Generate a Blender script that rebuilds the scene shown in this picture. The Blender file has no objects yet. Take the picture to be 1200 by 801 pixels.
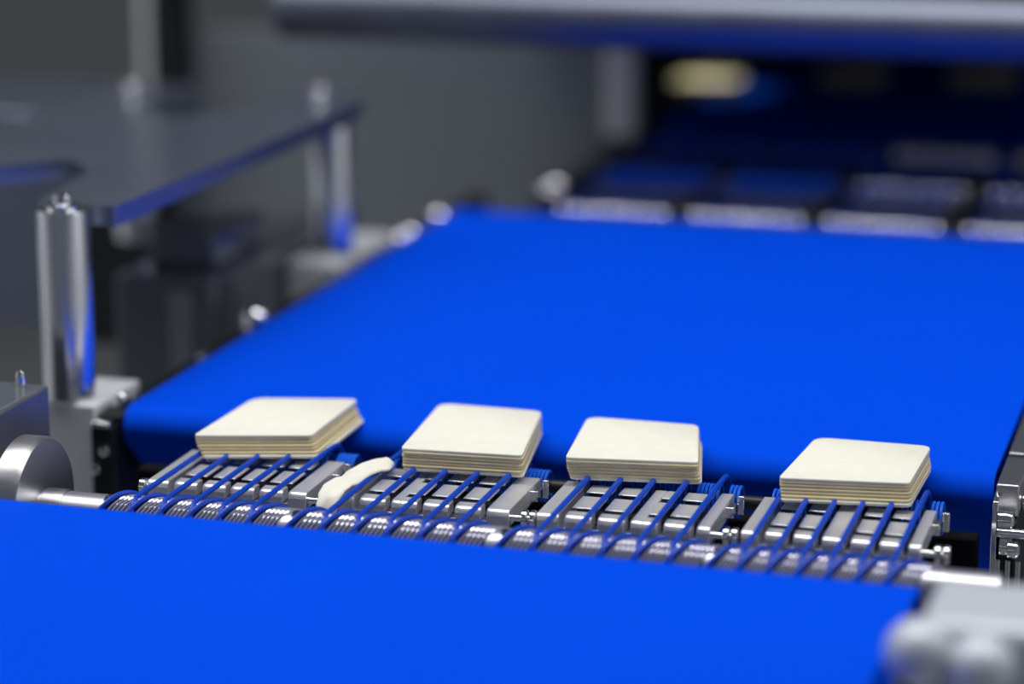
import bpy, math, random
from mathutils import Vector, Matrix

random.seed(7)
S = bpy.context.scene
COL = S.collection
PI = math.pi

# ---------------------------------------------------------------- camera, world, lamps, exposure
cam_d = bpy.data.cameras.new('camera')
cam = bpy.data.objects.new('camera', cam_d)
COL.objects.link(cam)
cam.location = (0.46956, -1.61590, 0.53030)
cam.rotation_euler = (math.radians(90 - 13.479), 0, math.radians(16.203))
cam_d.sensor_width = 36.0
cam_d.lens = 93.87
cam_d.clip_start = 0.02
cam_d.clip_end = 60
cam_d.dof.use_dof = True
cam_d.dof.focus_distance = 1.85
cam_d.dof.aperture_fstop = 1.9
cam_d.dof.aperture_blades = 0
S.camera = cam

world = bpy.data.worlds.new('world')
S.world = world
world.use_nodes = True
wb = world.node_tree.nodes['Background']
wb.inputs['Color'].default_value = (0.50, 0.57, 0.70, 1)
wb.inputs['Strength'].default_value = 0.16


def lamp(name, loc, target, sx, sy, power, color=(1, 1, 1)):
    d = bpy.data.lights.new(name, 'AREA')
    d.shape = 'RECTANGLE'
    d.size, d.size_y = sx, sy
    d.energy = power
    d.color = color
    o = bpy.data.objects.new(name, d)
    COL.objects.link(o)
    o.location = loc
    o.rotation_euler = (Vector(target) - Vector(loc)).to_track_quat('-Z', 'Y').to_euler()
    return o


# the factory hall's overhead lights, then two fill lights added for effect
lamp('overhead_light', (0.1, 0.12, 2.3), (0.1, 0.12, 0), 2.8, 0.7, 60, (1, 0.99, 0.97))
lamp('overhead_light', (-2.2, 0.0, 2.3), (-1.8, 0.0, 0), 0.3, 2.6, 30, (0.95, 0.97, 1))
lamp('overhead_light', (2.6, 0.6, 2.3), (2.8, 0.6, 0), 0.3, 2.0, 24, (0.95, 0.97, 1))  # added to light the right wall that the posts reflect
lamp('cheese_fill', (-0.31, 2.04, 0.215), (-0.31, 2.04, 0), 0.05, 0.05, 0.06, (1, 0.92, 0.62)).data.spread = 1.0  # added fill light that brightens the far left cheese stack

S.view_settings.view_transform = 'Standard'
S.view_settings.look = 'None'
S.view_settings.gamma = 1.0
S.view_settings.use_curve_mapping = False
S.view_settings.exposure = 0.0


# ---------------------------------------------------------------- materials
def mat(name, color, rough=0.5, metal=0.0, spec=0.5, var=0.06, scale=40.0, bump=0.0, bscale=200.0,
        stretch=(1, 1, 1), sss=0.0, rvar=0.0, coat=0.0):
    m = bpy.data.materials.new(name)
    m.use_nodes = True
    nt = m.node_tree
    b = nt.nodes['Principled BSDF']
    b.inputs['Metallic'].default_value = metal
    b.inputs['Roughness'].default_value = rough
    b.inputs['Specular IOR Level'].default_value = spec
    b.inputs['Coat Weight'].default_value = coat
    if sss:
        b.inputs['Subsurface Weight'].default_value = sss
        b.inputs['Subsurface Radius'].default_value = (0.006, 0.004, 0.002)
        b.inputs['Subsurface Scale'].default_value = 0.5
    tc = nt.nodes.new('ShaderNodeTexCoord')
    mp = nt.nodes.new('ShaderNodeMapping')
    mp.inputs['Scale'].default_value = stretch
    nt.links.new(tc.outputs['Object'], mp.inputs['Vector'])
    n = nt.nodes.new('ShaderNodeTexNoise')
    n.inputs['Scale'].default_value = scale
    n.inputs['Detail'].default_value = 4
    nt.links.new(mp.outputs['Vector'], n.inputs['Vector'])
    r = nt.nodes.new('ShaderNodeValToRGB')
    r.color_ramp.elements[0].position = 0.3
    r.color_ramp.elements[1].position = 0.7
    r.color_ramp.elements[0].color = tuple(c * (1 - var) for c in color) + (1,)
    r.color_ramp.elements[1].color = tuple(min(1, c * (1 + var)) for c in color) + (1,)
    nt.links.new(n.outputs['Fac'], r.inputs['Fac'])
    nt.links.new(r.outputs['Color'], b.inputs['Base Color'])
    if rvar:
        mr = nt.nodes.new('ShaderNodeMapRange')
        mr.inputs['To Min'].default_value = max(0.02, rough - rvar)
        mr.inputs['To Max'].default_value = rough + rvar
        nt.links.new(n.outputs['Fac'], mr.inputs['Value'])
        nt.links.new(mr.outputs['Result'], b.inputs['Roughness'])
    if bump:
        n2 = nt.nodes.new('ShaderNodeTexNoise')
        n2.inputs['Scale'].default_value = bscale
        n2.inputs['Detail'].default_value = 3
        nt.links.new(mp.outputs['Vector'], n2.inputs['Vector'])
        bp = nt.nodes.new('ShaderNodeBump')
        bp.inputs['Strength'].default_value = bump
        bp.inputs['Distance'].default_value = 0.001
        nt.links.new(n2.outputs['Fac'], bp.inputs['Height'])
        nt.links.new(bp.outputs['Normal'], b.inputs['Normal'])
    return m


BELT = mat('blue_belt', (0.0, 0.060, 0.66), 0.7, 0, 0.02, 0.02, 9, 0.05, 900)
CORD = mat('blue_cord', (0.0, 0.048, 0.45), 0.4, 0, 0.3, 0.05, 60)
CHROME = mat('polished_steel', (0.80, 0.80, 0.82), 0.12, 1, 0.5, 0.03, 50, rvar=0.04)
BRUSHED = mat('brushed_steel', (0.52, 0.52, 0.54), 0.34, 1, 0.5, 0.06, 60, 0.08, 300, (1, 12, 12), rvar=0.06)
MATTE = mat('bead_blasted_steel', (0.80, 0.80, 0.82), 0.27, 0.6, 0.5, 0.05, 90, 0.10, 1500)
ANOD = mat('anodised_aluminium', (0.72, 0.74, 0.78), 0.45, 0.15, 0.5, 0.03, 60, 0.05, 900)
BLACK = mat('black_plastic', (0.007, 0.008, 0.011), 0.45, 0, 0.4, 0.2, 30)
SHADEM = mat('shade_black', (0.006, 0.006, 0.008), 0.9, 0, 0.05, 0.2, 30)  # black standing for shade, on the added bar only
GLOSS = mat('glossy_grey_paint', (0.15, 0.16, 0.19), 0.12, 0.5, 0.6, 0.05, 25)
HOUS = mat('bead_blasted_aluminium', (0.54, 0.57, 0.62), 0.45, 0.25, 0.5, 0.03, 60)
DARK = mat('dark_grey_paint', (0.135, 0.145, 0.17), 0.2, 0.3, 0.5, 0.08, 25)
COVER = mat('slate_grey_sheet', (0.19, 0.22, 0.295), 0.22, 0.7, 0.5, 0.05, 12, rvar=0.05)
PANEL = mat('grey_sheet_steel', (0.19, 0.21, 0.24), 0.5, 0.2, 0.5, 0.08, 3)
PANELL = mat('pale_lit_sheet_steel', (0.72, 0.73, 0.75), 0.45, 0.2, 0.5, 0.06, 4)
BEAM = mat('satin_steel_tube', (0.17, 0.185, 0.235), 0.45, 1, 0.5, 0.05, 20, rvar=0.05)
WIND = mat('light_blue_cord', (0.008, 0.13, 0.80), 0.4, 0, 0.3, 0.05, 60)
STEELD = mat('shaded_plate_steel', (0.16, 0.17, 0.21), 0.35, 0.9, 0.5, 0.05, 40)  # plate steel darkened for the shade under the hood
POST = mat('satin_post_steel', (0.86, 0.86, 0.88), 0.2, 1, 0.5, 0.02, 30)
SHAFT = mat('ground_shaft_steel', (0.56, 0.55, 0.61), 0.36, 1, 0.5, 0.02, 50)
BEAD = mat('mirror_bead_steel', (0.9, 0.89, 0.95), 0.05, 1, 0.5, 0.02, 50)
SLEEVE = mat('dark_steel', (0.30, 0.30, 0.36), 0.16, 1, 0.5, 0.05, 50)
RIB = mat('glossy_guide_wire', (0.58, 0.57, 0.70), 0.10, 0.6, 0.9, 0.02, 50)
CHEESE = mat('pale_cheese', (0.77, 0.75, 0.65), 0.5, 0, 0.3, 0.025, 90, 0.12, 400, sss=0.15)
CHEESE2 = mat('shaded_cheese', (0.74, 0.64, 0.38), 0.5, 0, 0.3, 0.04, 90, 0.12, 400, sss=0.15)  # browner tone puts the unlit slice edges into the colour
CHEESE3 = mat('deep_shaded_cheese', (0.62, 0.52, 0.32), 0.55, 0, 0.3, 0.05, 90, 0.12, 400, sss=0.15)  # deeper tone for the same unlit edges
CONC = mat('concrete_floor', (0.30, 0.31, 0.32), 0.6, 0, 0.4, 0.1, 3)
WALLW = mat('white_wall', (0.75, 0.77, 0.80), 0.7, 0, 0.3, 0.03, 1.5)
WALL = mat('painted_wall', (0.20, 0.21, 0.21), 0.7, 0, 0.3, 0.05, 1.5)


# ---------------------------------------------------------------- mesh helpers
class M:
    def __init__(self):
        self.v = []
        self.f = []

    def add(self, vs, fs):
        k = len(self.v)
        self.v += [tuple(p) for p in vs]
        self.f += [tuple(k + i for i in f) for f in fs]
        return self

    def box(self, x0, x1, y0, y1, z0, z1):
        vs = [(x, y, z) for x in (x0, x1) for y in (y0, y1) for z in (z0, z1)]
        return self.add(vs, [(0, 1, 3, 2), (4, 6, 7, 5), (0, 4, 5, 1), (2, 3, 7, 6), (0, 2, 6, 4), (1, 5, 7, 3)])

    def tube(self, pts, r, n=8, closed=False):
        pts = [Vector(p) for p in pts]
        L = len(pts)
        vs = []
        nrm = None
        for i, p in enumerate(pts):
            if closed:
                t = pts[(i + 1) % L] - pts[i - 1]
            else:
                t = pts[min(i + 1, L - 1)] - pts[max(i - 1, 0)]
            t.normalize()
            if nrm is None:
                a = Vector((1, 0, 0)) if abs(t.x) < 0.9 else Vector((0, 0, 1))
                nrm = (a - t * a.dot(t)).normalized()
            else:
                nrm = (nrm - t * nrm.dot(t)).normalized()
            bn = t.cross(nrm)
            rr = r[i] if isinstance(r, (list, tuple)) else r
            for k in range(n):
                a = 2 * PI * k / n
                vs.append(p + nrm * math.cos(a) * rr + bn * math.sin(a) * rr)
        fs = []
        for i in range(L if closed else L - 1):
            j = (i + 1) % L
            for k in range(n):
                fs.append((i * n + k, i * n + (k + 1) % n, j * n + (k + 1) % n, j * n + k))
        if not closed:
            fs.append(tuple(range(n))[::-1])
            fs.append(tuple((L - 1) * n + k for k in range(n)))
        return self.add(vs, fs)

    def lathe(self, prof, axis, c, n=32):
        """prof: (radius, offset along axis) pairs; capped at both ends"""
        vs, fs = [], []
        for (r, h) in prof:
            for k in range(n):
                a = 2 * PI * k / n
                u, w = r * math.cos(a), r * math.sin(a)
                p = {'X': (h, u, w), 'Y': (w, h, u), 'Z': (u, w, h)}[axis]
                vs.append((c[0] + p[0], c[1] + p[1], c[2] + p[2]))
        for i in range(len(prof) - 1):
            for k in range(n):
                fs.append((i * n + k, i * n + (k + 1) % n, (i + 1) * n + (k + 1) % n, (i + 1) * n + k))
        fs.append(tuple(range(n))[::-1])
        fs.append(tuple((len(prof) - 1) * n + k for k in range(n)))
        return self.add(vs, fs)

    def prism(self, poly, z0, z1, e=0.0):
        """outline in XY pulled from z0 to z1, edge rounded by e"""
        n = len(poly)
        cx = sum(p[0] for p in poly) / n
        cy = sum(p[1] for p in poly) / n

        def ring(z, inset):
            out = []
            for (x, y) in poly:
                d = math.hypot(x - cx, y - cy) or 1
                k = 1 - inset / d
                out.append((cx + (x - cx) * k, cy + (y - cy) * k, z))
            return out
        rings = [ring(z0, e), ring(z0 + e, 0), ring(z1 - e, 0), ring(z1, e)] if e else [ring(z0, 0), ring(z1, 0)]
        vs = [p for r in rings for p in r]
        fs = []
        for i in range(len(rings) - 1):
            for k in range(n):
                fs.append((i * n + k, i * n + (k + 1) % n, (i + 1) * n + (k + 1) % n, (i + 1) * n + k))
        fs.append(tuple(range(n))[::-1])
        fs.append(tuple((len(rings) - 1) * n + k for k in range(n)))
        return self.add(vs, fs)

    def build(self, name, m, parent=None, bevel=0.0, ang=35, seg=2, origin=None):
        o0 = Vector(origin) if origin else Vector((0, 0, 0))
        me = bpy.data.meshes.new(name)
        me.from_pydata([tuple(Vector(p) - o0) for p in self.v], [], self.f)
        me.materials.append(m)
        for p in me.polygons:
            p.use_smooth = True
        me.set_sharp_from_angle(angle=math.radians(ang))
        me.update()
        o = bpy.data.objects.new(name, me)
        COL.objects.link(o)
        o.location = o0
        if parent:
            o.parent = parent
        if bevel:
            b = o.modifiers.new('bevel', 'BEVEL')
            b.width = bevel
            b.segments = seg
            b.limit_method = 'ANGLE'
            b.angle_limit = math.radians(40)
        return o


def tag(o, label, cat, group=None):
    o['label'] = label
    o['category'] = cat
    if group:
        o['group'] = group
    return o


def thing(name, label, cat, loc=(0, 0, 0), group=None):
    o = bpy.data.objects.new(name, None)
    COL.objects.link(o)
    o.empty_display_size = 0.05
    o.location = loc
    return tag(o, label, cat, group)


def box_part(name, m, parent, b, bevel=0.001):
    p = parent.location if parent else Vector((0, 0, 0))
    return M().box(b[0] - p.x, b[1] - p.x, b[2] - p.y, b[3] - p.y, b[4] - p.z, b[5] - p.z).build(name, m, parent, bevel)


def loc_(parent, p):
    return tuple(Vector(p) - parent.location)


def bolt_profile(r, h):
    return [(r * 0.55, -h * 0.02), (r, 0), (r, h * 0.62), (r * 0.86, h * 0.86), (r * 0.5, h)]


def bolt(parent, p, axis, r, h, m=CHROME, name='bolt', sgn=1):
    pr = [(a, b * sgn) for a, b in bolt_profile(r, h)]
    if sgn < 0:
        pr = pr[::-1]
    return M().lathe(pr, axis, loc_(parent, p), 20).build(name, m, parent)


def dome_bolt(parent, p, r, h):
    pr = [(r, 0), (r, h - r * 0.8)] + [(r * math.cos(a), h - r * 0.8 + r * 0.8 * math.sin(a)) for a in [math.radians(d) for d in (15, 30, 45, 60, 74, 85)]]
    return M().lathe(pr, 'Z', loc_(parent, p), 24).build('domed_bolt', BEAD, parent)


def copy_tree(o, parent=None):
    c = o.copy()
    COL.objects.link(c)
    if parent:
        c.parent = parent
    for ch in list(o.children):
        copy_tree(ch, c)
    return c


def round_poly(pts, r, n=5):
    """round the corners of a polygon with quadratic arcs"""
    out = []
    L = len(pts)
    for i in range(L):
        p = Vector(pts[i]).to_2d()
        a = Vector(pts[i - 1]).to_2d()
        b = Vector(pts[(i + 1) % L]).to_2d()
        rr = r[i] if isinstance(r, (list, tuple)) else r
        pa = p + (a - p).normalized() * min(rr, (a - p).length * 0.45)
        pb = p + (b - p).normalized() * min(rr, (b - p).length * 0.45)
        for k in range(n + 1):
            t = k / n
            q = pa * (1 - t) ** 2 + p * 2 * t * (1 - t) + pb * t * t
            out.append((q.x, q.y))
    return out


# ---------------------------------------------------------------- the setting
def struct(o):
    o['kind'] = 'structure'
    return o


struct(M().box(-5, 5, -6, 5, -1.05, -1.0).build('floor', CONC))
struct(M().box(-5, 5, 4.4, 4.5, -1.0, 3.0).build('wall_back', WALL))
struct(M().box(-3.5, -3.4, -6, 4.4, -1.0, 3.0).build('wall_left', WALLW))
struct(M().box(3.2, 3.3, -6, 4.4, -1.0, 3.0).build('wall_right', WALLW))

XL, XR = -0.372, 0.292          # edges of the wide belts


# ---------------------------------------------------------------- belt conveyors
def belt_loop(x0, x1, y0, y1, zt, r0, r1, t=0.003, na=12):
    """belt running along Y round a nose roller of radius r0 at y0 and one of r1 at y1, top at zt"""
    def outline(off):
        pts = []
        c0, c1 = (y0 + r0, zt - r0), (y1 - r1, zt - r1)
        for k in range(na + 1):
            a = -PI / 2 - PI * k / na
            pts.append((c0[0] + (r0 - off) * math.cos(a), c0[1] + (r0 - off) * math.sin(a)))
        for k in range(1, 12):
            s = k / 12
            pts.append((c0[0] + (c1[0] - c0[0]) * s, zt - off))
        for k in range(na + 1):
            a = PI / 2 - PI * k / na
            pts.append((c1[0] + (r1 - off) * math.cos(a), c1[1] + (r1 - off) * math.sin(a)))
        return pts
    o, i = outline(0), outline(t)
    n = len(o)
    vs = [(x0, *p) for p in o] + [(x1, *p) for p in o] + [(x0, *p) for p in i] + [(x1, *p) for p in i]
    fs = []
    for k in range(n):
        j = (k + 1) % n
        fs.append((k, n + k, n + j, j))
        fs.append((2 * n + k, 2 * n + j, 3 * n + j, 3 * n + k))
        fs.append((k, j, 2 * n + j, 2 * n + k))
        fs.append((n + k, 3 * n + k, 3 * n + j, n + j))
    return M().add(vs, fs)


near = thing('belt_conveyor', 'near wide blue conveyor belt filling the bottom of the view', 'conveyor', (0, -0.5, -0.05))
o = belt_loop(-0.41, 0.270, -1.25 + 0.5, -0.0620 + 0.5, 0.0112 + 0.05, 0.03, 0.012).build('belt', BELT, near)
M().lathe([(0.0088, -0.40), (0.0088, 0.266)], 'X', loc_(near, (0, -0.074, -0.0008)), 24).build('nose_roller', BRUSHED, near)
M().lathe([(0.0268, -0.40), (0.0268, 0.266)], 'X', loc_(near, (0, -1.22, -0.0195)), 24).build('tail_roller', BRUSHED, near)
box_part('slider_bed', BRUSHED, near, (-0.40, 0.262, -1.18, -0.086, -0.0008, 0.0077), 0)
near.rotation_euler = (0, 0, -0.019)

main = thing('belt_conveyor', 'middle wide blue conveyor belt rising behind the cheese stacks', 'conveyor', (-0.04, 0.65, -0.07))
def belt_hull(x0, x1, circles, t=0.003):
    """belt stretched round parallel rollers given as (y, z, outer radius)"""
    def hull(off):
        pts = []
        for (y, z, r) in circles:
            for k in range(72):
                a = 2 * PI * k / 72
                pts.append((round(y + (r - off) * math.cos(a), 6), round(z + (r - off) * math.sin(a), 6)))
        pts = sorted(set(pts))

        def half(ps):
            h = []
            for p in ps:
                while len(h) > 1 and (h[-1][0] - h[-2][0]) * (p[1] - h[-2][1]) - (h[-1][1] - h[-2][1]) * (p[0] - h[-2][0]) <= 1e-12:
                    h.pop()
                h.append(p)
            return h[:-1]
        h = half(pts) + half(pts[::-1])
        out = []
        for k, p in enumerate(h):
            q = h[(k + 1) % len(h)]
            n = max(1, int(math.hypot(q[0] - p[0], q[1] - p[1]) / 0.08))
            out += [(p[0] + (q[0] - p[0]) * m / n, p[1] + (q[1] - p[1]) * m / n) for m in range(n)]
        return out
    o = hull(0)
    n = len(o)
    inn = []
    for k in range(n):
        a, b = o[k - 1], o[(k + 1) % n]
        d = math.hypot(b[0] - a[0], b[1] - a[1])
        inn.append((o[k][0] - (b[1] - a[1]) / d * t, o[k][1] + (b[0] - a[0]) / d * t))
    vs = [(x0, *p) for p in o] + [(x1, *p) for p in o] + [(x0, *p) for p in inn] + [(x1, *p) for p in inn]
    fs = []
    for k in range(n):
        j = (k + 1) % n
        fs += [(k, j, n + j, n + k), (2 * n + k, 3 * n + k, 3 * n + j, 2 * n + j), (k, 2 * n + k, 2 * n + j, j), (n + k, n + j, 3 * n + j, 3 * n + k)]
    return M().add(vs, fs)


NOSE, LOW, TAIL = (0.2235, -0.0150, 0.0165), (0.300, -0.082, 0.018), (1.069, -0.0145, 0.016)
belt_hull(XL + 0.04, XR + 0.04, [(c[0] - 0.65, c[1] + 0.07, c[2]) for c in (NOSE, LOW, TAIL)]).build('belt', BELT, main)
for nm, c in (('nose_roller', NOSE), ('snub_roller', LOW), ('tail_roller', TAIL)):
    M().lathe([(c[2] - 0.0034, -0.36), (c[2] - 0.0034, 0.28)], 'X', loc_(main, (0, c[0], c[1])), 32).build(nm, BRUSHED, main)
box_part('slider_bed', BRUSHED, main, (-0.36, 0.28, 0.245, 1.045, -0.012, -0.0025), 0)

# left side frame of the middle conveyor: black rail with domed bolts standing out of it
lf = thing('conveyor_rail', 'black side rail along the left edge of the middle blue belt', 'conveyor frame', (-0.387, 0.7, -0.12))
box_part('rail', BLACK, lf, (-0.3965, -0.3765, 0.212, 1.20, -0.12, -0.006))
box_part('end_plate', BLACK, lf, (-0.3955, -0.3775, 0.198, 0.2115, -0.13, -0.012))
box_part('top_clip', CHROME, lf, (-0.3945, -0.3790, 0.196, 0.206, -0.0115, -0.0075), 0.0008)
for (x, z) in ((-0.3835, -0.030), (-0.3915, -0.045)):
    bolt(lf, (x, 0.198, z), 'Y', 0.0042, 0.005, sgn=-1)
for (y, r, h) in ((0.236, 0.0055, 0.012), (0.265, 0.004, 0.006), (0.40, 0.004, 0.006), (0.70, 0.004, 0.006)):
    bolt(lf, (-0.3865, y, -0.006), 'Z', r, h)
for (y, r, h) in ((0.522, 0.0115, 0.020), (0.915, 0.0110, 0.014), (0.950, 0.0105, 0.013), (1.045, 0.0110, 0.014)):
    dome_bolt(lf, (-0.3850 if y > 0.9 else -0.3865, y, -0.0065), r, h)

rf = thing('conveyor_rail', 'steel side rail with bolts at the right edge of the middle belt', 'conveyor frame', (0.305, 0.7, -0.12))
box_part('rail', BRUSHED, rf, (0.296, 0.312, 0.268, 0.70, -0.10, 0.003))
box_part('front_rail', BRUSHED, rf, (0.296, 0.312, 0.185, 0.258, -0.020, 0.003), 0.0015)
ep = [(0.166, -0.10), (0.166, -0.02), (0.172, -0.006), (0.183, -0.002), (0.2685, -0.024), (0.2685, -0.10)]
vs = [(x, y, z) for x in (0.2955, 0.2995) for (y, z) in ep]
n_ = len(ep)
M().add([loc_(rf, v) for v in vs], [tuple(range(n_))[::-1], tuple(n_ + k for k in range(n_))] +
        [(k, (k + 1) % n_, n_ + (k + 1) % n_, n_ + k) for k in range(n_)]).build('end_plate', CHROME, rf, 0.0006)
box_part('black_liner', BLACK, rf, (0.3005, 0.312, 0.176, 0.262, -0.10, -0.021))
bolt(rf, (0.300, 0.170, -0.018), 'X', 0.0065, 0.011)
bolt(rf, (0.302, 0.168, -0.036), 'X', 0.0070, 0.009)
bolt(rf, (0.308, 0.164, -0.037), 'X', 0.0060, 0.008)
bolt(rf, (0.313, 0.210, -0.016), 'X', 0.0060, 0.009)
M().lathe([(0.0035, 0.300), (0.0035, 0.40)], 'X', loc_(rf, (0, 0.166, -0.026)), 14).build('cross_rod', CHROME, rf)
M().lathe([(0.0042, 0.312), (0.0042, 0.40)], 'X', loc_(rf, (0, 0.245, -0.006)), 14).build('cross_rod', CHROME, rf)
for x in (0.3015, 0.3085, 0.3155):
    M().lathe([(0.0018, -0.10), (0.0018, -0.044)], 'Z', loc_(rf, (x, 0.160, 0)), 10).build('guide_rod', BRUSHED, rf)

# ---------------------------------------------------------------- lanes: steel plates with cords
# (plate left, plate right, first cord, cord pitch, number of cords)
LANES = [(-0.282, -0.163, -0.2640, 0.0214, 5),
         (-0.1395, -0.0165, -0.1260, 0.0229, 5),
         (0.0030, 0.1225, 0.0205, 0.0228, 5),
         (0.1437, 0.2625, 0.1575, 0.0190, 6)]
SH_Y, SH_Z, SH_R = -0.0055, -0.0140, 0.0150          # front shaft
CR = 0.0020                                       # cord radius
BK_Y, BK_Z, BK_R = 0.150, -0.0145, 0.0098          # back cord roller
ORD = ['leftmost', 'second from the left', 'third from the left', 'rightmost']
ORDN = ['first', 'second', 'third', 'fourth', 'fifth', 'sixth']


def helix_arc(x, dx, R, a0, a1, n=14):
    """arc following the front shaft; angle 0 faces the camera side, 90 degrees is the top"""
    pts = []
    for k in range(n + 1):
        t = k / n
        a = math.radians(a0 + (a1 - a0) * t)
        pts.append((x + dx * t, SH_Y - R * math.cos(a), SH_Z + R * math.sin(a)))
    return pts


shaft = thing('drive_shaft', 'polished steel shaft with guide ribs behind the near belt edge', 'shaft', (0.0, SH_Y, SH_Z))
M().lathe([(SH_R, -0.340), (SH_R, 0.320)], 'X', loc_(shaft, (0, SH_Y, SH_Z)), 40).build('shaft_core', SHAFT, shaft)
M().lathe([(SH_R + 0.0012, 0.0), (SH_R + 0.0012, 0.016)], 'X', loc_(shaft, (-0.3335, SH_Y, SH_Z)), 32).build('collar', BRUSHED, shaft, 0.0005)
M().lathe([(0.012, -0.020), (0.046, -0.020), (0.0485, -0.018), (0.0485, -0.004), (0.0465, 0.0), (0.0155, 0.0)], 'X',
          loc_(shaft, (-0.335, SH_Y, SH_Z + 0.003)), 64).build('flange_disc', BRUSHED, shaft)
M().lathe([(0.012, -0.040), (0.034, -0.040), (0.036, -0.0385), (0.036, -0.030), (0.0385, -0.029), (0.0385, -0.0235), (0.034, -0.0205),
           (0.012, -0.0205)], 'X', loc_(shaft, (-0.335, SH_Y, SH_Z + 0.003)), 64).build('hub_ring', CHROME, shaft)
for (pl, pr, c0, dc, nc) in LANES:
    M().lathe([(0.012, c0 - dc - 0.002), (SH_R + 0.0003, c0 - dc - 0.002), (SH_R + 0.0003, c0 + dc * nc - 0.002), (0.012, c0 + dc * nc - 0.002)], 'X',
              loc_(shaft, (0, SH_Y, SH_Z)), 40).build('ribbed_sleeve', SLEEVE, shaft)
    for k in range(-1, nc):
        mb = M()
        for j in range(5):
            x = c0 + dc * k - 0.0015 + j * dc * 0.15
            mb.tube([loc_(shaft, p) for p in helix_arc(x, 0.021, SH_R + 0.0007, 0, 130, 14)], 0.00080, 6)
        r = mb.build('guide_rib', RIB, shaft)
        r['kind'] = 'stuff'

# cords
for li, (pl, pr, c0, dc, nc) in enumerate(LANES):
    for k in range(-1, nc):
        x = c0 + dc * k
        mb = M()
        R = SH_R + CR
        if k >= 0:
            pts = []
            for q in range(11):                   # round the front shaft
                a = math.radians(-90 + 180 * q / 10)
                pts.append((x, SH_Y - R * math.cos(a), SH_Z + R * math.sin(a)))
            for q in range(1, 8):
                pts.append((x, SH_Y + (BK_Y - SH_Y) * q / 8, SH_Z + R))
            for q in range(11):
                a = math.radians(90 - 180 * q / 10)
                pts.append((x, BK_Y + R * math.cos(a), BK_Z + R * math.sin(a)))
            mb.tube(pts, CR, 10, closed=True)
        R2 = SH_R + CR + 0.0002
        mb.tube(helix_arc(x - 0.0045, 0.0225, R2, 15, 135, 16), CR * 0.95, 8)  # arc gives the cord's reflection in the shaft as solid geometry
        if k < 0:
            lab = f'short blue arc shaped as a cord reflection on the shaft before the {ORD[li]} steel plate'
        else:
            lab = f'{ORDN[k]} blue drive cord from the left over the {ORD[li]} steel plate'
        tag(mb.build('round_belt', CORD, None, origin=(x, SH_Y, SH_Z)), lab, 'cord', 'blue cords over the front steel plates')


def seg_box(y0, y1, x0, x1, zt, th, nose=False):
    m = M()
    if nose:      # rounded front edge
        rn = 0.0048
        prof = [(y1, zt)] + [(y0 + rn - rn * math.sin(a), zt - rn + rn * math.cos(a)) for a in [PI / 2 * q / 8 for q in range(9)]] + [(y0, zt - th), (y1, zt - th)]
    else:
        prof = [(y1, zt), (y0, zt), (y0, zt - th), (y1, zt - th)]
    n = len(prof)
    vs = [(x0, *p) for p in prof] + [(x1, *p) for p in prof]
    fs = [tuple(range(n)), tuple(n + k for k in range(n))[::-1]] + [(k, n + k, n + (k + 1) % n, (k + 1) % n) for k in range(n)]
    return m.add(vs, fs)


ZT = -0.0030
PLATE_LABEL = ['leftmost slotted steel transfer plate between near shaft and middle belt',
               'slotted steel transfer plate with cheese scrap over its left corner',
               'slotted steel transfer plate with a wide solid web, third from left',
               'rightmost slotted steel transfer plate, next to the bare shaft end']


def transfer_plate(lane, label, group, solid=None, yo=0.0, zo=0.0, detail=True):
    pl, pr, c0, dc, nc = lane
    t = thing('transfer_plate', label, 'plate', ((pl + pr) / 2, yo, zo), group)
    xc = (pl + pr) / 2
    edges = [c0 + dc * k for k in range(nc)]
    g = 0.0021
    cols = [(edges[k] + g, edges[k + 1] - g) for k in range(nc - 1)]

    def put(name, m, mb):
        mb.v = [(p[0] - xc, p[1], p[2]) for p in mb.v]
        return mb.build(name, m, t, 0.0006 if detail else 0, ang=30)
    put('left_side_bar', MATTE, seg_box(0.048, 0.130, pl, c0 - g, ZT, 0.012, True))
    put('right_side_bar', MATTE, seg_box(0.048, 0.130, edges[-1] + g, pr, ZT, 0.012, True))
    for ci, (a, b) in enumerate(cols):
        rows = [(0.0485, 0.0610, True), (0.0690, 0.0970, False), (0.1065, 0.1250, False)]
        if solid is not None and ci == solid[0]:
            s1 = a + (b - a) * solid[1]
            put('solid_web', MATTE, seg_box(0.0485, 0.125, a, s1, ZT, 0.0085, True))
            a = s1
            if solid[1] > 0.9:
                continue
        for (y0, y1, ns) in rows:
            put('bar_segment', MATTE, seg_box(y0, y1, a, b, ZT, 0.0085 if ns else 0.0012, ns))
    put('shade_tray', BLACK, M().box(pl + 0.004, pr - 0.004, 0.0625, 0.126, -0.0205, -0.0158))  # black sheet that gives the slots their shade
    put('web_rail', BRUSHED, M().box(pl + 0.002, pr - 0.002, 0.050, 0.060, -0.0156, -0.0118))
    if detail:
        prof = [(0.0022, 0), (0.0022, 0.0088), (0.0048, 0.0090), (0.0062, 0.0096), (0.0062, 0.0126), (0.0048, 0.0132), (0.0024, 0.0134),
                (0.0024, 0.0146), (0.0050, 0.0148), (0.0063, 0.0153), (0.0063, 0.0182), (0.0050, 0.0188)]
        M().lathe(prof, 'X', (pr - xc, 0.0515, -0.0085), 20).build('pivot_pin', CHROME, t)
        put('latch_tab', CHROME, M().box(pr + 0.0060, pr + 0.0105, 0.1120, 0.1150, -0.012, 0.0010))
        put('latch_arm', CHROME, M().box(pr - 0.0005, pr + 0.0055, 0.1020, 0.1150, -0.012, -0.0045))
        if pl < -0.2:
            M().lathe([(0.0050, -0.0060), (0.0057, -0.0055), (0.0057, -0.0020), (0.0050, -0.0014), (0.0022, -0.0010), (0.0022, 0)], 'X',
                      (pl - xc, 0.0515, -0.0085), 20).build('pivot_pin', CHROME, t)
    return t


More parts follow.
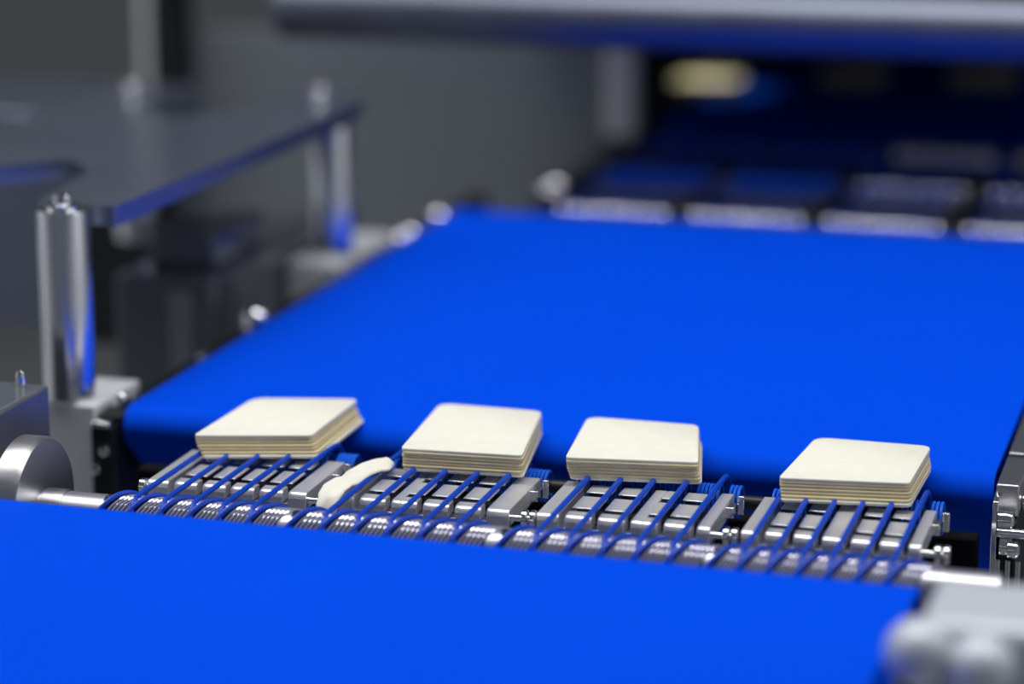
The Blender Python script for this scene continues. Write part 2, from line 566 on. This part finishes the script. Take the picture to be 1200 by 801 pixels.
for li, lane in enumerate(LANES):
    transfer_plate(lane, PLATE_LABEL[li], 'steel transfer plates under the cheese stacks', solid={0: None, 1: (1, 0.35), 2: (2, 0.45), 3: (2, 1.0)}.get(li))

cb = thing('cross_bar', 'added black bar in place of shade under the front roll of the middle belt', 'bar', (0, 0.18, -0.05))  # bar added so the gaps below the belt nose look dark
box_part('bar_body', SHADEM, cb, (-0.345, 0.286, 0.169, 0.186, -0.085, -0.033), 0.002)
for x in (-0.149, 0.0, 0.1335):
    bolt(cb, (x, 0.169, -0.055), 'Y', 0.004, 0.004, BLACK, sgn=-1)

# back cord roller with dense blue windings
back = thing('cord_roller', 'roller with blue cord windings in front of the middle belt nose', 'roller', (0, BK_Y, BK_Z))
M().lathe([(0.0050, -0.285), (0.0050, 0.268)], 'X', (0, 0, 0), 32).build('roller_core', BLACK, back)
for li, (pl, pr, c0, dc, nc) in enumerate(LANES):
    mb = M()
    x = pl + 0.004
    while x < pr + 0.002:
        if all(abs(x - (c0 + dc * k)) > 0.003 for k in range(nc)):
            pts = [(x, (BK_R + 0.001) * math.cos(a), (BK_R + 0.001) * math.sin(a)) for a in [2 * PI * q / 20 for q in range(20)]]
            mb.tube(pts, 0.0011, 5, closed=True)
        x += 0.0029
    o = mb.build('cord_winding', WIND, back)
    o['kind'] = 'stuff'

# ---------------------------------------------------------------- cheese
QUADS = [
    [(-0.2665, 0.0965), (-0.1850, 0.1210), (-0.1868, 0.2270), (-0.2640, 0.2080)],
    [(-0.1125, 0.1060), (-0.0250, 0.1125), (-0.0435, 0.2310), (-0.1235, 0.2330)],
    [(0.0050, 0.1160), (0.0970, 0.1290), (0.0765, 0.2250), (-0.0070, 0.2260)],
    [(0.1570, 0.1080), (0.2445, 0.1200), (0.2465, 0.2160), (0.1640, 0.2170)]]
CH_LABEL = ['stack of pale cream-coloured cheese slices fanned out, leftmost on the cords',
            'stack of pale cream-coloured cheese slices beside the torn scrap, second from left',
            'stack of pale cream-coloured cheese slices with squared right side, third from left',
            'stack of pale cream-coloured cheese slices nearest the steel rail, rightmost']


def cheese_stack(quad, label, n, zb, group, fan=(0, 0), name='cheese_stack', seed=1):
    rnd = random.Random(seed)
    cx = sum(p[0] for p in quad) / 4
    cy = sum(p[1] for p in quad) / 4
    t = thing(name, label, 'cheese', (cx, cy, zb), group)
    h = 0.0163 / 7
    for i in range(n):
        lo = (n - 1 - i) / (n - 1)                      # 1 at the bottom
        ox = fan[0] * lo ** 2 + rnd.uniform(-0.0003, 0.0003)
        oy = fan[1] * lo ** 2 + rnd.uniform(-0.0003, 0.0003)
        a = rnd.uniform(-0.004, 0.004)
        poly = round_poly([(p[0] - cx, p[1] - cy) for p in quad], [0.005, 0.0045, 0.008, 0.012])
        ca, sa = math.cos(a), math.sin(a)
        poly = [(x * ca - y * sa + ox, x * sa + y * ca + oy) for x, y in poly]
        m = CHEESE if i in (n - 1, 0) else (CHEESE3 if i in (2, 4) else CHEESE2)  # middle slices darker: shade of the stack sides put into colour
        M().prism(poly, h * i + 0.00002, h * (i + 1) - 0.00002, 0.00035).build('cheese_slice', m, t, ang=50)
    return t


FAN = [(0.007, -0.003), (0.001, -0.001), (0.0025, 0.001), (0.002, -0.004)]
for i, q in enumerate(QUADS):
    cheese_stack(q, CH_LABEL[i], 7, 0.0018, 'cheese stacks on the front cords', FAN[i], seed=11 + i)

# torn scrap of cheese hanging between the first two plates
def scrap():
    path = [(-0.1275, 0.118, 0.0052, 0.0070), (-0.1300, 0.100, 0.0058, 0.0105), (-0.1335, 0.084, 0.0066, 0.0120), (-0.1365, 0.068, 0.0052, 0.0095),
            (-0.1385, 0.054, 0.0062, 0.0085), (-0.1400, 0.040, 0.0048, 0.0095), (-0.1395, 0.030, 0.0015, 0.0085), (-0.1390, 0.0245, -0.0050, 0.0075),
            (-0.1385, 0.0235, -0.0110, 0.0060)]
    rnd = random.Random(5)
    vs, fs = [], []
    K = 7
    P = []
    for i in range(len(path) - 1):
        for s in (0, 0.5):
            P.append([path[i][j] * (1 - s) + path[i + 1][j] * s for j in range(4)])
    P.append(list(path[-1]))
    for i, (x, y, z, w) in enumerate(P):
        w += rnd.uniform(-0.0022, 0.0018)
        for k in range(K):
            s = k / (K - 1) * 2 - 1
            vs.append((x + s * w, y + rnd.uniform(-0.0016, 0.0016), z + 0.0012 * math.cos(s * 2.2 + i) - 0.0016 * s * s + rnd.uniform(-0.0009, 0.0009)))
    n = len(P)
    for i in range(n - 1):
        for k in range(K - 1):
            fs.append((i * K + k, i * K + k + 1, (i + 1) * K + k + 1, (i + 1) * K + k))
    o = M().add(vs, fs).build('cheese_scrap', CHEESE, None, ang=80, origin=(-0.135, 0.07, 0.0))
    md = o.modifiers.new('thickness', 'SOLIDIFY')
    md.thickness = 0.0024
    md.offset = 0
    sb = o.modifiers.new('round', 'SUBSURF')
    sb.levels = sb.render_levels = 1
    tag(o, 'torn crumpled scrap of cream-coloured cheese hanging between two steel plates', 'cheese')


scrap()

# ---------------------------------------------------------------- guard cover on posts, left of the belt
gd = thing('guard_cover', 'raised slate grey cover on polished posts left of the belt', 'guard', (-0.43, 0.5, -0.10))
cov = [(-0.394, 0.254), (-0.394, 0.79), (-0.402, 0.870), (-0.440, 0.897), (-0.476, 0.868), (-0.500, 0.735), (-0.535, 0.690), (-0.585, 0.735),
       (-0.612, 0.850), (-0.640, 0.868), (-0.668, 0.850), (-0.668, 0.240), (-0.640, 0.254), (-0.600, 0.275), (-0.572, 0.385), (-0.524, 0.452),
       (-0.478, 0.390), (-0.464, 0.262), (-0.452, 0.254)]
CT = 0.150


def flat_plate(poly, z0, z1):
    import bmesh
    bm = bmesh.new()
    vb = [bm.verts.new((x, y, z0)) for x, y in poly]
    vt = [bm.verts.new((x, y, z1)) for x, y in poly]
    n = len(poly)
    for k in range(n):
        bm.faces.new((vb[k], vb[(k + 1) % n], vt[(k + 1) % n], vt[k]))
    bmesh.ops.triangle_fill(bm, use_beauty=True, edges=[bm.edges.get((vt[k], vt[(k + 1) % n])) for k in range(n)])
    bmesh.ops.triangle_fill(bm, use_beauty=True, edges=[bm.edges.get((vb[k], vb[(k + 1) % n])) for k in range(n)])
    bmesh.ops.recalc_face_normals(bm, faces=bm.faces)
    m = M().add([v.co[:] for v in bm.verts], [])
    bm.verts.index_update()
    m.f = [tuple(v.index for v in f.verts) for f in bm.faces]
    bm.free()
    return m


cp = [(x + 0.43, y - 0.5) for x, y in round_poly(cov, [0.003] + [0.02] * 16 + [0.006, 0.004], 3)]
flat_plate(cp, CT - 0.016 + 0.10, CT + 0.10).build('cover_plate', COVER, gd, ang=40)
for (x, y) in ((-0.4285, 0.233), (-0.4215, 0.815), (-0.640, 0.835), (-0.640, 0.240)):
    r = 0.0205
    p = M().lathe([(r * 0.94, 0.0), (r, 0.0015), (r, (CT - 0.0015) if y < 0.5 else (CT - 0.0175)), (r * 0.96, CT if y < 0.5 else CT - 0.0162)], 'Z', loc_(gd, (x, y, 0.0)), 48).build('post', POST, gd)
    M().lathe([(0.0125, 0), (0.0130, 0.001), (0.0130, 0.0035), (0.0105, 0.0048), (0.0075, 0.0050), (0.0075, 0.009), (0.006, 0.0115), (0.003, 0.0125)],
              'Z', loc_(gd, (x - 0.026, y + 0.042, CT) if x > -0.425 else (x, y, CT)), 28).build('screw_cap', CHROME, p)
for (x0, x1, y0, y1) in ((-0.462, -0.399, 0.2156, 0.300), (-0.452, -0.398, 0.770, 0.935)):
    box_part('mounting_block', ANOD, gd, (x0, x1, y0, y1, -0.13, 0.0), 0.002)

# dark drive housing at the far left, in front of the first post
dh = thing('drive_housing', 'dark grey drive box behind the flange disc at left edge', 'housing', (-0.45, 0.03, -0.1))
box_part('housing_body', DARK, dh, (-0.56, -0.375, -0.055, 0.090, -0.12, 0.0495), 0.003)
bolt(dh, (-0.392, 0.078, 0.0495), 'Z', 0.0035, 0.012, name='locating_pin')

# gearboxes under the guard cover
gb = thing('gearbox', 'dark grey gearbox with glossy side under the guard cover', 'gearbox', (-0.51, 0.8, -0.12))
box_part('gearbox_body', GLOSS, gb, (-0.555, -0.456, 0.595, 0.99, -0.13, 0.018), 0.004)
box_part('top_box', DARK, gb, (-0.535, -0.470, 0.63, 0.76, 0.0185, 0.052), 0.004)
box_part('front_cover', PANEL, gb, (-0.500, -0.478, 0.590, 0.5945, -0.12, 0.005), 0.002)
lh = thing('cabinet', 'slate grey cabinet standing under the cover at left edge', 'cabinet', (-0.84, 1.05, -0.13))
box_part('cabinet_body', COVER, lh, (-0.98, -0.715, 0.95, 1.20, -0.13, 0.105), 0.004)
box_part('cabinet_plinth', BLACK, lh, (-0.76, -0.640, 0.895, 0.948, -0.13, 0.025), 0.003)

# ---------------------------------------------------------------- foreground bearing housing, lower right
bh = thing('bearing_housing', 'pale metal bearing housing with round knobs, lower right corner', 'housing', (0.36, -0.24, -0.06))
box_part('housing_block', HOUS, bh, (0.302, 0.46, -0.270, -0.190, -0.02, 0.058), 0.007)
for (x, y, z, r) in ((0.3055, -0.286, 0.046, 0.0185), (0.338, -0.288, 0.041, 0.0185)):
    prof = [(0.010, 0.016)] + [(r * math.cos(a), -r * math.sin(a)) for a in [math.radians(d) for d in (-45, -30, -12, 0, 15, 30, 45, 60, 72, 82, 87)]]
    M().lathe(prof, 'Y', loc_(bh, (x, y, z)), 32).build('knob', HOUS, bh)
box_part('mounting_plate', BRUSHED, bh, (0.290, 0.46, -0.45, -0.150, -0.06, -0.021), 0.003)

# ---------------------------------------------------------------- rear cord conveyors
REAR_Z = -0.002
REAR_Y = (1.105, 1.335, 1.60)
RLANES = [(-0.268, -0.148), (-0.124, -0.004), (0.020, 0.140), (0.165, 0.285)]
RORD = ['leftmost', 'second', 'third', 'fourth', 'fifth']
rear_names = ['just behind the middle belt', 'in the second rear row', 'in the dim third rear row']
for ri, y in enumerate(REAR_Y):
    s = thing('grooved_roller', f'ribbed steel roller across the lanes {rear_names[ri]}', 'roller', (0.08, y, REAR_Z), 'rear ribbed rollers')
    M().lathe([(0.0070, -0.37), (0.0070, 0.24)], 'X', (0, 0, 0), 24).build('roller_core', BLACK, s)
    for (a, b) in RLANES:
        mb = M()
        n = 14
        for k in range(n):
            x = a + (b - a) * (k + 0.5) / n - 0.08
            w = (b - a) / n
            mb.lathe([(0.0082 + w * 0.44 * math.sin(PI * q / 8), -w * 0.44 * math.cos(PI * q / 8)) for q in range(9)], 'X', (x, 0, 0), 24)
        g = mb.build('groove_ribs', CORD if (ri > 0 and a < -0.1) else BEAD, s)
        g['kind'] = 'stuff'
    for (a, b) in RLANES:
        for x in (a - 0.006, b + 0.006):
            bolt(s, (x, y + 0.03, -0.012), 'Z', 0.0028, 0.006, BRUSHED, name='pivot_pin')

# rear plates and cords between the rollers
rp = None
for ri in range(2):
    y0, y1 = REAR_Y[ri], REAR_Y[ri + 1]
    for k, (a, b) in enumerate(RLANES):
        lab = f'blurred slotted steel plate {rear_names[ri]}, {RORD[k]} lane from the left'
        if rp is None:
            rp = thing('transfer_plate', lab, 'plate', (a, y0, 0), 'rear steel plates')
            Ld = y1 - y0
            w = b - a
            for x0, x1 in ((0, 0.010), (w - 0.012, w)):
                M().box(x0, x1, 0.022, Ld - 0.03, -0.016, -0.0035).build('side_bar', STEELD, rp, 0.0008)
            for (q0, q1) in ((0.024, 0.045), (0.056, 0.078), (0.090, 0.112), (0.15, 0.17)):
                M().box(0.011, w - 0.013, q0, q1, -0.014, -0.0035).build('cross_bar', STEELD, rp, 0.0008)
            M().box(0.003, w - 0.003, 0.024, Ld - 0.032, -0.021, -0.0165).build('shade_tray', BLACK, rp)  # black sheet that darkens the gaps between the bars
            t = rp
        else:
            t = copy_tree(rp)
            t.location = (a, y0, 0)
            t['label'] = lab
        if k == 0 and ri == 0:
            pass
cord0 = None
for ri in range(2):
    y0, y1 = REAR_Y[ri], REAR_Y[ri + 1]
    for k, (a, b) in enumerate(RLANES):
        for c in range(6):
            x = a + 0.012 + c * (b - a - 0.024) / 5
            lab = f'blurred blue cord {rear_names[ri]}, {RORD[k]} lane, {ORDN[c]} from left'
            R = 0.0118 + 0.0018
            if c == 0 and k == 0:
                pts = []
                Ld = y1 - y0
                for q in range(9):
                    an = math.radians(-90 + 180 * q / 8)
                    pts.append((0, -R * math.cos(an), R * math.sin(an)))
                for q in range(9):
                    an = math.radians(90 - 180 * q / 8)
                    pts.append((0, Ld + R * math.cos(an), R * math.sin(an)))
                cord0 = M().tube(pts, 0.0018, 8, closed=True).build('round_belt', CORD)
                cord0.location = (x, y0, REAR_Z)
                o = cord0
            else:
                o = cord0.copy()
                COL.objects.link(o)
                o.location = (x, y0, REAR_Z)
            tag(o, lab, 'cord', 'blue cords over the rear plates')

# rear infeed belt under the hood
rb = thing('belt_conveyor', 'far dark blue infeed belt under the steel hood', 'conveyor', (0.12, 2.1, -0.05))
belt_loop(-0.42, 0.50, 1.63 - 2.1, 2.75 - 2.1, 0.0 + 0.05, 0.014, 0.03).build('belt', BELT, rb)
M().lathe([(0.0108, -0.41), (0.0108, 0.49)], 'X', (0, 1.644 - 2.1, -0.014 + 0.05), 20).build('nose_roller', BRUSHED, rb)

lr = thing('conveyor_rail', 'dark side rail left of the rear cord lanes', 'conveyor frame', (-0.31, 1.4, -0.12))
box_part('rail', BLACK, lr, (-0.322, -0.296, 1.19, 1.575, -0.13, -0.003), 0.002)
dome_bolt(lr, (-0.3085, 1.206, -0.0025), 0.0125, 0.013)
dome_bolt(lr, (-0.3060, 1.233, -0.0025), 0.0125, 0.016)

# far cheese under the hood
for (x, y, lab) in ((-0.305, 2.04, 'far blurred yellow cheese stack under the hood beside the grey panel'),
                    (-0.125, 2.18, 'far dim cheese stack under the hood, middle one of three'),
                    (0.055, 2.22, 'far dim cheese stack under the hood, rightmost of three')):
    q = [(x - 0.045, y - 0.045), (x + 0.045, y - 0.045), (x + 0.045, y + 0.045), (x - 0.045, y + 0.045)]
    cheese_stack(q, lab, 7, 0.0005, 'far cheese stacks under the hood', seed=int(1000 + x * 100))

# grey machine panel, beam and hood
pn = thing('machine_cabinet', 'large grey sheet steel panel behind the guard cover', 'panel', (-0.6, 1.62, -0.4))
box_part('panel_sheet', PANEL, pn, (-0.93, -0.345, 1.600, 1.625, -0.98, 0.118), 0.003)
box_part('end_flange', PANELL, pn, (-0.344, -0.304, 1.590, 1.625, 0.0, 0.114), 0.006)  # light falling on the flange is put into its pale colour
ps = thing('column', 'dark machine column left of the grey panel', 'column', (-0.90, 1.56, -1.0))
box_part('column_body', BLACK, ps, (-0.925, -0.890, 1.52, 1.590, -1.0, 0.45), 0.003)
box_part('column_trim', PANELL, ps, (-0.945, -0.9255, 1.54, 1.590, -1.0, 0.45), 0.002)

bm_ = thing('cross_beam', 'round satin steel beam across the top of the frame', 'beam', (0.0, 1.06, 0.2150))
M().lathe([(0.032, -0.564), (0.034, -0.559), (0.034, 0.80)], 'X', (0, 0, 0), 48).build('beam_tube', BEAM, bm_)
hd = thing('machine_hood', 'dark steel hood over the rear conveyor behind the beam', 'hood', (0.2, 2.0, 0.3))
box_part('hood_shell', DARK, hd, (-0.46, 0.95, 1.20, 2.80, 0.23, 0.60), 0.004)
box_part('shade_back', BLACK, hd, (-0.44, 0.95, 2.775, 2.80, -0.5, 0.2295), 0)  # black sheet added to close the opening into darkness
box_part('shade_side', BLACK, hd, (-0.46, -0.445, 1.64, 2.77, -0.5, 0.2295), 0)  # black sheet added to darken the gap and stop light from the left
